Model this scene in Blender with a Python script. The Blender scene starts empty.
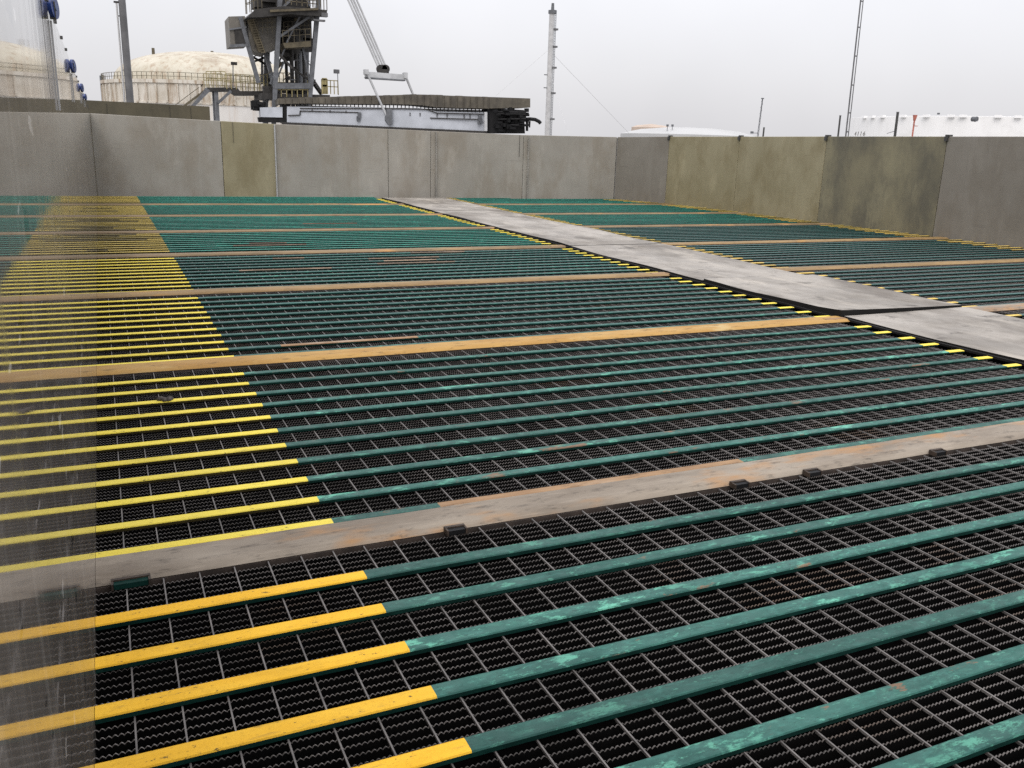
import bpy, bmesh, math, random
from mathutils import Vector, Matrix
random.seed(7)
SC = bpy.context.scene
COL = SC.collection

# ------------------------------------------------------------------ camera
FPX = 877.5
YAW, PITCH, ROLL = 0.43405, 0.26671, 0.03045
CAMZ = 1.2
_F = Vector((math.sin(YAW)*math.cos(PITCH), math.cos(YAW)*math.cos(PITCH), -math.sin(PITCH)))
_r0 = Vector((math.cos(YAW), -math.sin(YAW), 0)); _u0 = _r0.cross(_F)
_R = _r0*math.cos(ROLL) + _u0*math.sin(ROLL)
_U = -_r0*math.sin(ROLL) + _u0*math.cos(ROLL)
CAMP = Vector((0, 0, CAMZ))
cd = bpy.data.cameras.new('camera'); cam = bpy.data.objects.new('camera', cd); COL.objects.link(cam)
cd.sensor_width = 36; cd.lens = FPX/1024*36; cd.clip_start = 0.03; cd.clip_end = 5000
m = Matrix((_R, _U, -_F)).transposed().to_4x4(); m.translation = CAMP
cam.matrix_world = m
SC.camera = cam

def at(px, py, Y):
    """survey a bearing of the photograph at a known distance Y down the hopper axis"""
    d = _F + _R*((px-512)/FPX) + _U*((384-py)/FPX)
    return CAMP + d*(Y/d.y)

# ------------------------------------------------------------------ materials
class NT:
    def __init__(s, name):
        s.m = bpy.data.materials.new(name); s.m.use_nodes = True
        s.t = s.m.node_tree; s.b = s.t.nodes['Principled BSDF']
        tc = s.n('ShaderNodeTexCoord'); oi = s.n('ShaderNodeObjectInfo')
        mu = s.n('ShaderNodeVectorMath'); mu.operation = 'MULTIPLY_ADD'
        cx = s.n('ShaderNodeCombineXYZ')
        for i in range(3): s.l(oi.outputs['Random'], cx.inputs[i])
        s.l(cx.outputs[0], mu.inputs[0]); mu.inputs[1].default_value = (37, 53, 71)
        s.l(tc.outputs['Object'], mu.inputs[2]); s.co = mu.outputs[0]; s.rand = oi.outputs['Random']
        s.obj = tc.outputs['Object']
    def n(s, k): return s.t.nodes.new(k)
    def l(s, a, b): s.t.links.new(a, b)
    def noise(s, scale, detail=4, rough=.6, stretch=(1, 1, 1), co=None, off=0):
        mp = s.n('ShaderNodeMapping'); s.l(co or s.co, mp.inputs['Vector'])
        mp.inputs['Scale'].default_value = stretch; mp.inputs['Location'].default_value = (off, off*1.7, off*.6)
        q = s.n('ShaderNodeTexNoise'); q.inputs['Scale'].default_value = scale
        q.inputs['Detail'].default_value = detail; q.inputs['Roughness'].default_value = rough
        s.l(mp.outputs[0], q.inputs['Vector']); return q.outputs['Fac']
    def ramp(s, v, lo, hi, a=0., b=1.):
        r = s.n('ShaderNodeMapRange'); s.l(v, r.inputs['Value'])
        r.inputs['From Min'].default_value = lo; r.inputs['From Max'].default_value = hi
        r.inputs['To Min'].default_value = a; r.inputs['To Max'].default_value = b
        r.interpolation_type = 'SMOOTHSTEP'; return r.outputs['Result']
    def mix(s, f, a, b):
        q = s.n('ShaderNodeMix'); q.data_type = 'RGBA'
        if isinstance(f, (int, float)): q.inputs[0].default_value = f
        else: s.l(f, q.inputs[0])
        for v, i in ((a, 6), (b, 7)):
            if isinstance(v, (tuple, list)): q.inputs[i].default_value = (*v[:3], 1)
            else: s.l(v, q.inputs[i])
        return q.outputs[2]
    def mul(s, a, b):
        q = s.n('ShaderNodeMath'); q.operation = 'MULTIPLY'; s.l(a, q.inputs[0])
        if isinstance(b, (int, float)): q.inputs[1].default_value = b
        else: s.l(b, q.inputs[1])
        return q.outputs[0]
    def col(s, c):
        if isinstance(c, (tuple, list)): s.b.inputs['Base Color'].default_value = (*c, 1)
        else: s.l(c, s.b.inputs['Base Color'])
    def rough(s, v):
        if isinstance(v, (int, float)): s.b.inputs['Roughness'].default_value = v
        else: s.l(v, s.b.inputs['Roughness'])
    def bump(s, v, strength, dist=.01):
        q = s.n('ShaderNodeBump'); q.inputs['Strength'].default_value = strength; q.inputs['Distance'].default_value = dist
        s.l(v, q.inputs['Height']); s.l(q.outputs[0], s.b.inputs['Normal'])
    def spec(s, v): s.b.inputs['Specular IOR Level'].default_value = v
    def metal(s, v): s.b.inputs['Metallic'].default_value = v

def plain(name, c, rough=.6, metal=0., var=.25, scale=3., spec=.5):
    q = NT(name)
    d = tuple(x*(1-var) for x in c)
    q.col(q.mix(q.ramp(q.noise(scale, 5), .35, .65), d, c)); q.rough(rough); q.metal(metal); q.spec(spec)
    return q.m

def green_paint(name, a, b, patch, patchlo, rustlo, rough):
    q = NT(name)
    c = q.mix(q.ramp(q.noise(6, 4, .6, (.5, 3, 3)), .3, .7), a, b)
    c = q.mix(q.mul(q.ramp(q.noise(60, 3, .7, (.4, 1, 1), off=2), .45, .8), .45), c, tuple(min(1, x*2.2) for x in b))
    zone = q.ramp(q.noise(1.6, 2, .5, off=5), .40, .62)
    pt = q.mul(q.ramp(q.noise(17, 6, .72, (.6, 1.5, 1.5), off=9), patchlo, patchlo+.09), zone)
    c = q.mix(pt, c, patch)
    c = q.mix(q.mul(q.ramp(q.noise(58, 5, .75, (.5, 1.2, 1.2), off=33), .585, .65), .55), c, patch)
    c = q.mix(q.mul(q.ramp(q.noise(85, 4, .75, (.35, 1.4, 1.4), off=37), .60, .66), .6), c, tuple(x*.3 for x in a))
    c = q.mix(q.ramp(q.rand, 0, 1, 0, .45), c, tuple(x*.45 for x in a))
    rs = q.ramp(q.noise(7, 5, .7, (.6, 1.5, 1.5), off=14), rustlo, rustlo+.06)
    c = q.mix(q.mul(rs, .8), c, (.20, .105, .06))
    q.col(c); q.rough(q.ramp(q.noise(20, 3, off=20), .3, .7, rough-.1, rough+.12)); q.spec(.26)
    q.bump(q.noise(90, 3, .6, off=3), .25, .002)
    return q.m

def yellow_paint(name, a, b, chiplo, worn=.12):
    q = NT(name)
    c = q.mix(q.ramp(q.noise(9, 4, .6, (.5, 2, 2)), .3, .7), a, b)
    c = q.mix(q.mul(q.ramp(q.noise(130, 3, .7), .5, .8), .5), c, tuple(x*.55 for x in a))
    c = q.mix(q.mul(q.ramp(q.noise(5, 5, .7, (.6, 2, 2), off=17), .5, .75), .35), c, tuple(x*.45 for x in a))
    c = q.mix(q.ramp(q.noise(26, 5, .75, (.7, 1.6, 1.6), off=7), chiplo, chiplo+.05), c, (.06, .05, .02))
    c = q.mix(q.mul(q.ramp(q.noise(75, 4, .7, (.6, 1.2, 1.2), off=27), .635, .67), .85), c, (.05, .042, .02))
    c = q.mix(q.mul(q.ramp(q.noise(38, 5, .75, (.25, 2, 2), off=31), .58, .66), .35), c, (.16, .12, .05))
    c = q.mix(q.ramp(q.rand, .35, 1, 0, worn), c, (.20, .16, .055))
    q.col(c); q.rough(.62); q.spec(.22); q.bump(q.noise(120, 3), .25, .002)
    return q.m

M = {}
M['green_near'] = green_paint('green_paint_scraped', (.017, .080, .066), (.034, .125, .103), (.12, .40, .29), .53, .625, .5)
M['green_mid'] = green_paint('green_paint_dull', (.022, .084, .074), (.036, .122, .104), (.05, .28, .20), .55, .68, .48)
M['green_far'] = green_paint('green_paint_bright', (.018, .135, .105), (.030, .205, .155), (.045, .36, .26), .53, .66, .5)
M['green_right'] = green_paint('green_paint_weathered', (.034, .092, .086), (.048, .116, .107), (.04, .22, .165), .59, .69, .45)
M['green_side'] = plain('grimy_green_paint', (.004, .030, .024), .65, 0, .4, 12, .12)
M['yellow_near'] = yellow_paint('yellow_paint_fresh', (.80, .44, .022), (.86, .50, .036), .655)
M['yellow_mid'] = yellow_paint('yellow_paint_lemon', (.80, .64, .07), (.84, .69, .10), .645)
M['yellow_right'] = yellow_paint('yellow_paint_pale', (.62, .44, .10), (.70, .52, .15), .66, .4)
M['yellow_worn'] = yellow_paint('yellow_paint_worn_dark', (.13, .105, .045), (.22, .175, .07), .6)
M['yellow_far'] = yellow_paint('yellow_paint_faded', (.50, .38, .10), (.62, .47, .12), .62, .95)
M['yellow_side'] = plain('dark_yellow_flank_paint', (.045, .034, .006), .6, 0, .5, 12, .3)  # flank colour, much darker than the yellow tops
def rust(name, a, b, r1, lo, rough=.6):
    q = NT(name)
    c = q.mix(q.ramp(q.noise(5, 5, .6, (.4, 1.5, 1.5)), .3, .7), a, b)
    c = q.mix(q.ramp(q.noise(2.6, 4, .6, (.6, 1.5, 1.5), off=4), lo, lo+.14), c, r1)
    c = q.mix(q.mul(q.ramp(q.noise(22, 5, .7, (.5, 1.5, 1.5), off=8), .53, .70), .65), c, tuple(x*.3 for x in a))
    c = q.mix(q.mul(q.ramp(q.noise(48, 4, .7, (.15, 1.5, 1.5), off=11), .52, .7), .3), c, tuple(min(1, x*1.3) for x in b))
    q.col(c); q.rough(rough); q.spec(.25); q.bump(q.noise(60, 4, .6, (.4, 1, 1)), .35, .003)
    return q.m
M['beam_grey'] = rust('worn_grey_steel_with_rust', (.165, .134, .102), (.285, .243, .192), (.32, .18, .08), .55, .55)
M['beam_orange'] = rust('orange_rusted_steel', (.34, .185, .045), (.42, .255, .078), (.45, .33, .15), .55)
M['beam_brown'] = rust('brown_rusted_steel', (.19, .118, .048), (.285, .19, .085), (.42, .22, .05), .58)
M['beam_dull'] = rust('dull_brown_rusted_steel', (.14, .095, .046), (.23, .16, .082), (.40, .21, .07), .57)
M['beam_side'] = plain('stained_shaded_beam_side', (.045, .034, .026), .7, 0, .5, 8, .3)  # stain plus the shade of the beam front, put into the colour
M['rust_bare'] = rust('bare_rusted_rail', (.22, .125, .062), (.32, .20, .105), (.36, .27, .19), .55)
M['rust_dull'] = rust('dull_rusted_rail', (.10, .075, .05), (.18, .125, .08), (.30, .22, .15), .5)
M['bracket'] = plain('rusted_bracket', (.05, .033, .022), .7, 0, .5, 30)

def grating_mats():
    q = NT('worn_serrated_edges')
    c = q.mix(q.ramp(q.noise(3, 4, .6, co=None), .4, .62), (.068, .062, .058), (.140, .127, .119))
    c = q.mix(q.ramp(q.noise(1.1, 3, .6, off=6), .58, .70), c, (.105, .072, .05))
    q.col(c); q.rough(.55); q.metal(.0); M['grate_top'] = q.m
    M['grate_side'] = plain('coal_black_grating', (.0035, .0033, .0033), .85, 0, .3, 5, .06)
    M['rod'] = plain('galvanised_rod', (.17, .158, .15), .6, 0, .45, 12)
    M['band'] = plain('rusty_end_band', (.055, .040, .032), .75, 0, .5, 15)
grating_mats()

def concrete(name, a, b, stain, amt, rough=.55, lo=.42):
    q = NT(name)
    c = q.mix(q.ramp(q.noise(.9, 5, .6, (1, 1, .8)), .3, .7), a, b)
    c = q.mix(q.mul(q.ramp(q.noise(1.5, 5, .65, (1, 1, .55), off=5), lo, .66), amt), c, stain)
    c = q.mix(q.mul(q.ramp(q.noise(11, 4, .7, (1, 1, .05), off=9), .52, .75), .16), c, tuple(x*.6 for x in a))
    c = q.mix(q.mul(q.ramp(q.noise(2.2, 5, .7, (1, 1, .35), off=23), .54, .70), .4), c, tuple(x*1.25 for x in b))
    c = q.mix(q.mul(q.ramp(q.noise(6, 3, .6, (.25, .25, 3), off=29), .64, .74), .22), c, tuple(x*.5 for x in a))
    c = q.mix(q.mul(q.ramp(q.noise(40, 5, .75, off=13), .45, .8), .12), c, tuple(x*1.25 for x in b))
    q.col(c); q.rough(q.ramp(q.noise(3, 3, off=17), .3, .7, rough-.1, rough+.1)); q.spec(.4)
    q.bump(q.noise(30, 5, .6), .2, .004)
    return q.m
M['con_grey'] = concrete('grey_wall_panel', (.262, .246, .214), (.325, .308, .272), (.205, .17, .125), .5)
M['con_olive'] = concrete('olive_stained_panel', (.225, .198, .118), (.29, .258, .165), (.170, .138, .070), .6)
M['con_dark'] = concrete('dark_grey_panel', (.172, .157, .132), (.216, .200, .172), (.13, .112, .086), .5)
M['con_olived'] = concrete('dark_olive_panel', (.170, .152, .098), (.225, .204, .130), (.085, .080, .062), .8, lo=.36)
M['con_far'] = concrete('damp_brown_concrete', (.078, .068, .042), (.105, .09, .056), (.05, .045, .03), .6)
M['con_base'] = concrete('plain_concrete', (.22, .21, .20), (.28, .27, .25), (.15, .14, .12), .5)
M['strip_pale'] = plain('faint_joint_strip', (.31, .295, .265), .6, 0, .25, 3)
M['strip_bright'] = plain('white_vent_paint', (.86, .86, .86), .5, 0, .04, 3)
M['strip_white'] = plain('pale_joint_strip', (.42, .42, .42), .5, 0, .2, 3)
M['joint'] = plain('dark_joint', (.065, .06, .052), .8)

def glossy_wall():
    q = NT('smooth_wet_lining_panel')
    c = q.mix(q.ramp(q.noise(2, 5, .6, (1, .6, .3)), .3, .7), (.155, .138, .12), (.235, .21, .185))
    st = q.ramp(q.noise(14, 4, .75, (1, 1.2, .035), off=4), .48, .70)
    c = q.mix(q.mul(st, .34), c, (.50, .47, .43))
    sp = q.ramp(q.noise(16, 3, .55, (1, .3, .8), off=9), .655, .69)
    c = q.mix(q.mul(sp, .7), c, (.02, .02, .02))
    c = q.mix(q.mul(q.ramp(q.noise(22, 3, .55, (1, .25, .6), off=19), .665, .70), .8), c, (.75, .72, .68))
    q.col(c)
    q.rough(q.ramp(q.noise(9, 4, .7, (1, 1, .06), off=12), .35, .72, .012, .10))
    q.b.inputs['IOR'].default_value = 2.1
    q.bump(q.noise(1.3, 3, .5, (1, .35, .6)), .05, .01)
    return q.m
M['gloss'] = glossy_wall()

def plate_mat():
    q = NT('worn_walkway_plate')
    c = q.mix(q.ramp(q.noise(1.6, 5, .65, (1, .6, 1)), .3, .7), (.185, .168, .146), (.345, .32, .285))
    c = q.mix(q.mul(q.ramp(q.noise(1.3, 5, .65, (1, .55, 1), off=6), .47, .66), .8), c, (.125, .108, .09))
    c = q.mix(q.mul(q.ramp(q.noise(2.6, 5, .7, off=11), .56, .70), .8), c, (.05, .043, .037))
    c = q.mix(q.mul(q.ramp(q.noise(3.2, 4, .7, (1, .3, 1), off=15), .52, .7), .5), c, (.46, .42, .36))
    c = q.mix(q.mul(q.ramp(q.noise(30, 4, .7, (1, .4, 1), off=18), .5, .75), .3), c, (.12, .11, .10))
    q.col(c); q.rough(q.ramp(q.noise(3, 3, off=21), .3, .7, .45, .7)); q.spec(.25); q.bump(q.noise(7, 5, .6), .3, .01)
    return q.m
M['plate'] = plate_mat()
M['debris'] = plain('grey_brown_debris', (.10, .085, .075), .9, 0, .5, 40)
M['black'] = plain('black_edge_shade', (.010, .0095, .009), .8, 0, .3, 5, .2)  # shadow at the plate edges and side gap, put in as black
M['pit'] = plain('coal_dust', (.0025, .0025, .0025), .95, 0, .3, 2, .1)
M['ground'] = plain('damp_yard_concrete', (.26, .255, .245), .7, 0, .35, .15)
M['steel'] = plain('grey_painted_steel', (.135, .142, .155), .5, .0, .35, 2.5)
M['steel_dark'] = plain('grimy_dark_steel', (.034, .031, .028), .7, 0, .5, 2)
M['steel_tan'] = plain('dust_coated_steel', (.115, .095, .058), .75, 0, .5, 1.5)
M['steel_pale'] = plain('pale_grey_steel', (.50, .51, .52), .45, 0, .2, 1.5)
M['girder'] = plain('pale_blue_grey_paint', (.45, .475, .52), .45, 0, .16, .8)
M['cover'] = concrete('weathered_belt_cover', (.075, .066, .05), (.125, .11, .085), (.04, .035, .03), .6)
M['rail_yellow'] = plain('faded_yellow_handrail', (.34, .285, .13), .6, 0, .4, 3)
M['machine_black'] = plain('oily_black_machinery', (.010, .010, .011), .6, 0, .6, 3, .25)
M['house'] = plain('weathered_machine_house', (.165, .152, .13), .6, 0, .3, 1.2)
M['blue'] = plain('blue_plastic', (.010, .038, .19), .4, 0, .3, 20)
M['blue_hub'] = plain('pale_blue_hub', (.03, .07, .20), .4, 0, .2, 20)
M['white_mast'] = plain('off_white_mast_paint', (.50, .50, .50), .5, 0, .2, 1)
M['pole'] = plain('galvanised_pole', (.135, .135, .14), .5, 0, .35, 2)
M['post'] = plain('dark_fence_post', (.05, .05, .048), .6, 0, .3, 2)
M['red'] = plain('faded_red_vent', (.45, .15, .11), .6, 0, .3, 2)
M['tank_far'] = plain('distant_white_roof', (.44, .445, .445), .8, 0, .1, .1)
M['orange'] = plain('haze_paled_orange', (.47, .38, .31), .7, 0, .2, .2)  # orange paled toward white: distance haze put into the colour
M['text'] = plain('grey_stencil', (.16, .15, .13), .7)
def tank_mat(name, a, b, streak, amt):
    q = NT(name)
    c = q.mix(q.ramp(q.noise(.5, 5, .6, (1, 1, .5)), .3, .7), a, b)
    c = q.mix(q.mul(q.ramp(q.noise(1.1, 5, .75, (1, 1, .10), off=4), .47, .68), amt), c, streak)
    c = q.mix(q.mul(q.ramp(q.noise(.12, 5, .6, (1, 1, 2.2), off=9), .55, .68), amt*.8), c, tuple(x*.75 for x in streak))
    q.col(c); q.rough(.65); return q.m
M['tank_shell'] = tank_mat('rust_streaked_tank_shell', (.50, .46, .39), (.62, .585, .52), (.27, .18, .10), .95)
M['tank_low'] = tank_mat('white_tank_shell', (.58, .56, .53), (.65, .63, .60), (.46, .36, .27), .45)
M['tank_dome'] = tank_mat('cream_rusted_dome', (.44, .405, .32), (.52, .49, .405), (.29, .20, .125), .7)
M['tank_rust'] = plain('rusty_tank_rib', (.32, .25, .17), .7, 0, .4, 1)
M['tank_white'] = tank_mat('white_painted_tank', (.78, .78, .775), (.82, .82, .815), (.70, .69, .67), .3)

# ------------------------------------------------------------------ mesh builder
class MB:
    def __init__(s): s.v = []; s.f = []; s.mi = []; s.sm = []
    def add(s, vs, fs, mi=0, sm=False):
        o = len(s.v); s.v += [tuple(p) for p in vs]
        for f in fs: s.f.append(tuple(i+o for i in f)); s.mi.append(mi); s.sm.append(sm)
        return s
    def box(s, c, d, mi=0, rz=0):
        x, y, z = (q/2 for q in d); cs, sn = math.cos(rz), math.sin(rz)
        P = [(c[0]+a*x*cs-b*y*sn, c[1]+a*x*sn+b*y*cs, c[2]+e*z) for a in (-1, 1) for b in (-1, 1) for e in (-1, 1)]
        return s.add(P, [(0, 1, 3, 2), (4, 6, 7, 5), (0, 4, 5, 1), (2, 3, 7, 6), (0, 2, 6, 4), (1, 5, 7, 3)], mi)
    def bar(s, p, q, w, h=None, mi=0):
        p, q = Vector(p), Vector(q); h = h or w; d = (q-p).normalized()
        a = d.cross(Vector((0, 0, 1)))
        if a.length < .05: a = Vector((1, 0, 0))
        a.normalize(); b = a.cross(d).normalized()
        P = [e+a*(i*w/2)+b*(j*h/2) for e in (p, q) for i, j in ((-1, -1), (1, -1), (1, 1), (-1, 1))]
        return s.add(P, [(0, 1, 2, 3), (7, 6, 5, 4), (0, 4, 5, 1), (1, 5, 6, 2), (2, 6, 7, 3), (3, 7, 4, 0)], mi)
    def tube(s, p, q, r0, r1=None, n=10, mi=0, caps=True):
        p, q = Vector(p), Vector(q); r1 = r0 if r1 is None else r1; d = (q-p).normalized()
        a = d.cross(Vector((0, 0, 1)))
        if a.length < .05: a = Vector((1, 0, 0))
        a.normalize(); b = d.cross(a)
        P = []
        for e, r in ((p, r0), (q, r1)):
            for i in range(n):
                t = 2*math.pi*i/n; P.append(e+a*(r*math.cos(t))+b*(r*math.sin(t)))
        fs = [(i, (i+1) % n, n+(i+1) % n, n+i) for i in range(n)]
        s.add(P, fs, mi, True)
        if caps: s.add(P, [tuple(range(n))[::-1], tuple(range(n, 2*n))], mi)
        return s
    def lathe(s, c, prof, n=48, mi=0, smooth=True):
        P = []
        for r, z in prof:
            for i in range(n):
                t = 2*math.pi*i/n; P.append((c[0]+r*math.cos(t), c[1]+r*math.sin(t), c[2]+z))
        fs = []
        for k in range(len(prof)-1):
            for i in range(n):
                fs.append((k*n+i, k*n+(i+1) % n, (k+1)*n+(i+1) % n, (k+1)*n+i))
        return s.add(P, fs, mi, smooth)
    def prism(s, poly, depth, mi=0):
        """poly: list of Vectors (planar), extruded by the vector depth"""
        n = len(poly); P = [Vector(p) for p in poly]; P += [p+Vector(depth) for p in P]
        return s.add(P, [tuple(range(n))[::-1], tuple(range(n, 2*n))]+[(i, (i+1) % n, n+(i+1) % n, n+i) for i in range(n)], mi)
    def mesh(s, name, mats):
        me = bpy.data.meshes.new(name); me.from_pydata(s.v, [], s.f)
        for q in (mats if isinstance(mats, (list, tuple)) else [mats]): me.materials.append(M[q])
        me.polygons.foreach_set('material_index', s.mi); me.polygons.foreach_set('use_smooth', s.sm)
        bm = bmesh.new(); bm.from_mesh(me); bmesh.ops.recalc_face_normals(bm, faces=bm.faces)
        for e in bm.edges:
            if len(e.link_faces) == 2 and e.calc_face_angle(0) > .6: e.smooth = False
        bm.to_mesh(me); bm.free()
        me.update(); return me
    def build(s, name, mats, parent=None, loc=None):
        """mesh coordinates are world coordinates unless loc (the object's place) is given"""
        o = bpy.data.objects.new(name, s.mesh(name, mats)); COL.objects.link(o)
        if parent is not None:
            o.parent = parent
            o.location = loc if loc is not None else -Vector(parent.location)
        elif loc is not None: o.location = loc
        return o

def tag(o, label=None, cat=None, group=None, kind=None):
    for k, v in (('label', label), ('category', cat), ('group', group), ('kind', kind)):
        if v: o[k] = v
    return o
def thing(name, label, cat, loc=(0, 0, 0), group=None):
    o = bpy.data.objects.new(name, None); COL.objects.link(o); o.location = loc; o.empty_display_size = .2
    return tag(o, label, cat, group)

ORD = ['first', 'second', 'third', 'fourth', 'fifth', 'sixth', 'seventh', 'eighth', 'ninth', 'tenth', 'eleventh', 'twelfth', 'thirteenth']

# ------------------------------------------------------------------ dimensions (metres)
P = 0.1998; Y0 = 1.441; NB = 5.47            # rail pitch, first rail, first beam position
XL = -0.110; XS = 0.592; XW = 11.85          # left wall face, end of the yellow strip, right wall face
RAILW, RAILH = 0.044, 0.016
GZ = -RAILH-.001                                  # top of the grating
FLOORZ = -3.0
def lerp(t, pts):
    if t <= pts[0][0]: return pts[0][1]
    for (a, u), (b, w) in zip(pts, pts[1:]):
        if t <= b: return u+(w-u)*(t-a)/(b-a)
    return pts[-1][1]
def tipx(Y): return lerp(Y, [(5, 5.0), (7, 5.02), (11.3, 5.18), (18.2, 5.36)])       # right ends of the left rails
def walkl(Y): return tipx(Y)+.060
def walkr(Y): return lerp(Y, [(4.8, 6.37), (6, 6.385), (10.2, 6.55), (16.4, 6.75), (18.6, 6.85)])
XC, YC = 11.2, 18.65                         # far right corner
def wallx(Y): return lerp(Y, [(9.97, XW), (12.48, 11.82), (15.0, 11.9), (17.25, 11.72), (18.65, 11.2)])
def backy(X): return 19.42-(X-XL)*(19.42-YC)/(XC-XL)                                        # the back wall stands a little askew
def backx(Y): return XL+(19.42-Y)*(XC-XL)/(19.42-YC)

# ------------------------------------------------------------------ ground, pit
me = MB().add([(-2500, -2500, FLOORZ), (2500, -2500, FLOORZ), (2500, 2500, FLOORZ), (-2500, 2500, FLOORZ)], [(0, 1, 2, 3)])
tag(me.build('ground', 'ground'), kind='structure')
pit = MB()
pit.add([(XL-.1, -.4, FLOORZ+.02), (XW+.1, -.4, FLOORZ+.02), (XW+.1, 19.6, FLOORZ+.02), (XL-.1, 19.6, FLOORZ+.02)], [(0, 1, 2, 3)])
tag(pit.build('pit_floor', 'pit'), kind='structure')
pw = MB()
pw.box((XL-.21, 9.5, FLOORZ/2-.05), (.18, 20.6, -FLOORZ-.1)); pw.box((XW+.24, 9.5, FLOORZ/2-.05), (.22, 20.6, -FLOORZ-.1))
pw.box(((XL+XW)/2, 19.73, FLOORZ/2-.05), (XW-XL+.24, .14, -FLOORZ-.1)); pw.box(((XL+XW)/2, -.51, FLOORZ/2-.05), (XW-XL+.24, .2, -FLOORZ-.1))
tag(pw.build('pit_wall', 'pit'), kind='structure')
ap = MB().box(((XL+XW)/2, -2.6, FLOORZ/2-.03), (XW-XL+2, 3.95, -FLOORZ-.06))
tag(ap.build('concrete_apron', 'con_base'), kind='structure')

# ------------------------------------------------------------------ grating
def serrated(width, depth):
    """bearing bars every 30 mm with serrated tops, round rods every 101 mm, end bands"""
    g = MB(); pitch = .030; th = .0030; tooth = .0122; dp = .032
    nb = int(depth/pitch); nt = int(width/tooth)
    for k in range(nb+1):
        y = k*depth/nb
        pts = []
        for i in range(nt+1):
            x = i*tooth
            pts.append((x, 0.)); pts.append((x+tooth*.25, -.0018)); pts.append((x+tooth*.5, -.0056)); pts.append((x+tooth*.75, -.0022))
        n = len(pts); vs = []
        for x, z in pts: vs += [(x, y-th/2, z), (x, y+th/2, z)]
        for x, z in (pts[0], pts[-1]): vs += [(x, y-th/2, -dp), (x, y+th/2, -dp)]
        top = [(2*i, 2*i+2, 2*i+3, 2*i+1) for i in range(n-1)]
        b = 2*n
        g.add(vs, top, 0)
        # flat flanks: one face each, just under the teeth
        g.add([(0, y-th/2, -.0076), (width, y-th/2, -.0076), (width, y-th/2, -dp), (0, y-th/2, -dp)], [(0, 1, 2, 3)], 1)
        g.add([(0, y+th/2, -.0076), (width, y+th/2, -.0076), (width, y+th/2, -dp), (0, y+th/2, -dp)], [(3, 2, 1, 0)], 1)
        # flanks of the teeth: a worn bright lip, coal-dark below it
        for sgn in (-1, 1):
            vs2 = []
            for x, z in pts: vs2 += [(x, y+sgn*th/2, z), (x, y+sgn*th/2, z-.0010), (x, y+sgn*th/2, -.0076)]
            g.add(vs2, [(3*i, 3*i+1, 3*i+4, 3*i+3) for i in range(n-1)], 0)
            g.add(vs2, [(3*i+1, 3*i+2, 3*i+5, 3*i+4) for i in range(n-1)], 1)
    return g
def flat_mesh(g, name, mats):
    me = bpy.data.meshes.new(name); me.from_pydata(g.v, [], g.f)
    for q in mats: me.materials.append(M[q])
    me.polygons.foreach_set('material_index', g.mi); me.update(); return me
PANW = 5.06
A1 = 7.3*P; A2 = 12*P-A1-.16
meshes = {}
for key, dep in (('a', A1-.004), ('b', A2)):
    meshes[key] = flat_mesh(serrated(PANW, dep), 'grating_bars', ['grate_top', 'grate_side'])
    r = MB()
    for i in range(1, int(PANW/.0968)+1):
        x = i*.0968-.02
        r.box((x, dep/2, -.003), (.0037, dep, .0064))
    meshes['rod'+key] = r.mesh('cross_rods', 'rod')
    b = MB()
    b.box((PANW/2, -.001, -.017), (PANW, .006, .036)); b.box((PANW/2, dep+.001, -.017), (PANW, .006, .036))
    meshes['band'+key] = b.mesh('end_band', 'band')

BAYNAME = {0: 'in front of the nearest grey beam', 1: 'between the first and second beams', 2: 'between the second and third beams',
           3: 'between the third and fourth beams', 4: 'between the fourth and fifth beams', 5: 'between the fifth and sixth beams',
           6: 'between the sixth and seventh beams', 7: 'beyond the seventh beam'}
for side, x0 in (('left', XL+.0005), ('right', 6.62)):
    for k in range(0, 8):
        yb = Y0+P*(NB+12*(k-1))+.08      # rear edge of the beam in front of the bay
        for key, yy, dep in (('a', yb, A1), ('b', yb+A1, A2)):
            if side == 'right' and k == 0: continue
            if yy > 19.2 or (side == 'right' and yy > 18.5): continue
            nf = 'front' if key == 'a' else 'rear'
            if k == 0 and key == 'a' : pass
            t = thing('grating_panel', f'black serrated grating panel, {nf} half, {BAYNAME[k]}, {side} of walkway', 'grating',
                      (x0, yy, GZ-.001), 'grating panels under the green rails')
            if k < 1: t['label'] = f'black serrated steel grating panel, {nf} half, in front of the nearest grey beam'
            for nm, mk in (('bearing_bars', key), ('cross_rods', 'rod'+key), ('end_band', 'band'+key)):
                o = bpy.data.objects.new(nm, meshes[mk]); COL.objects.link(o); o.parent = t

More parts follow.
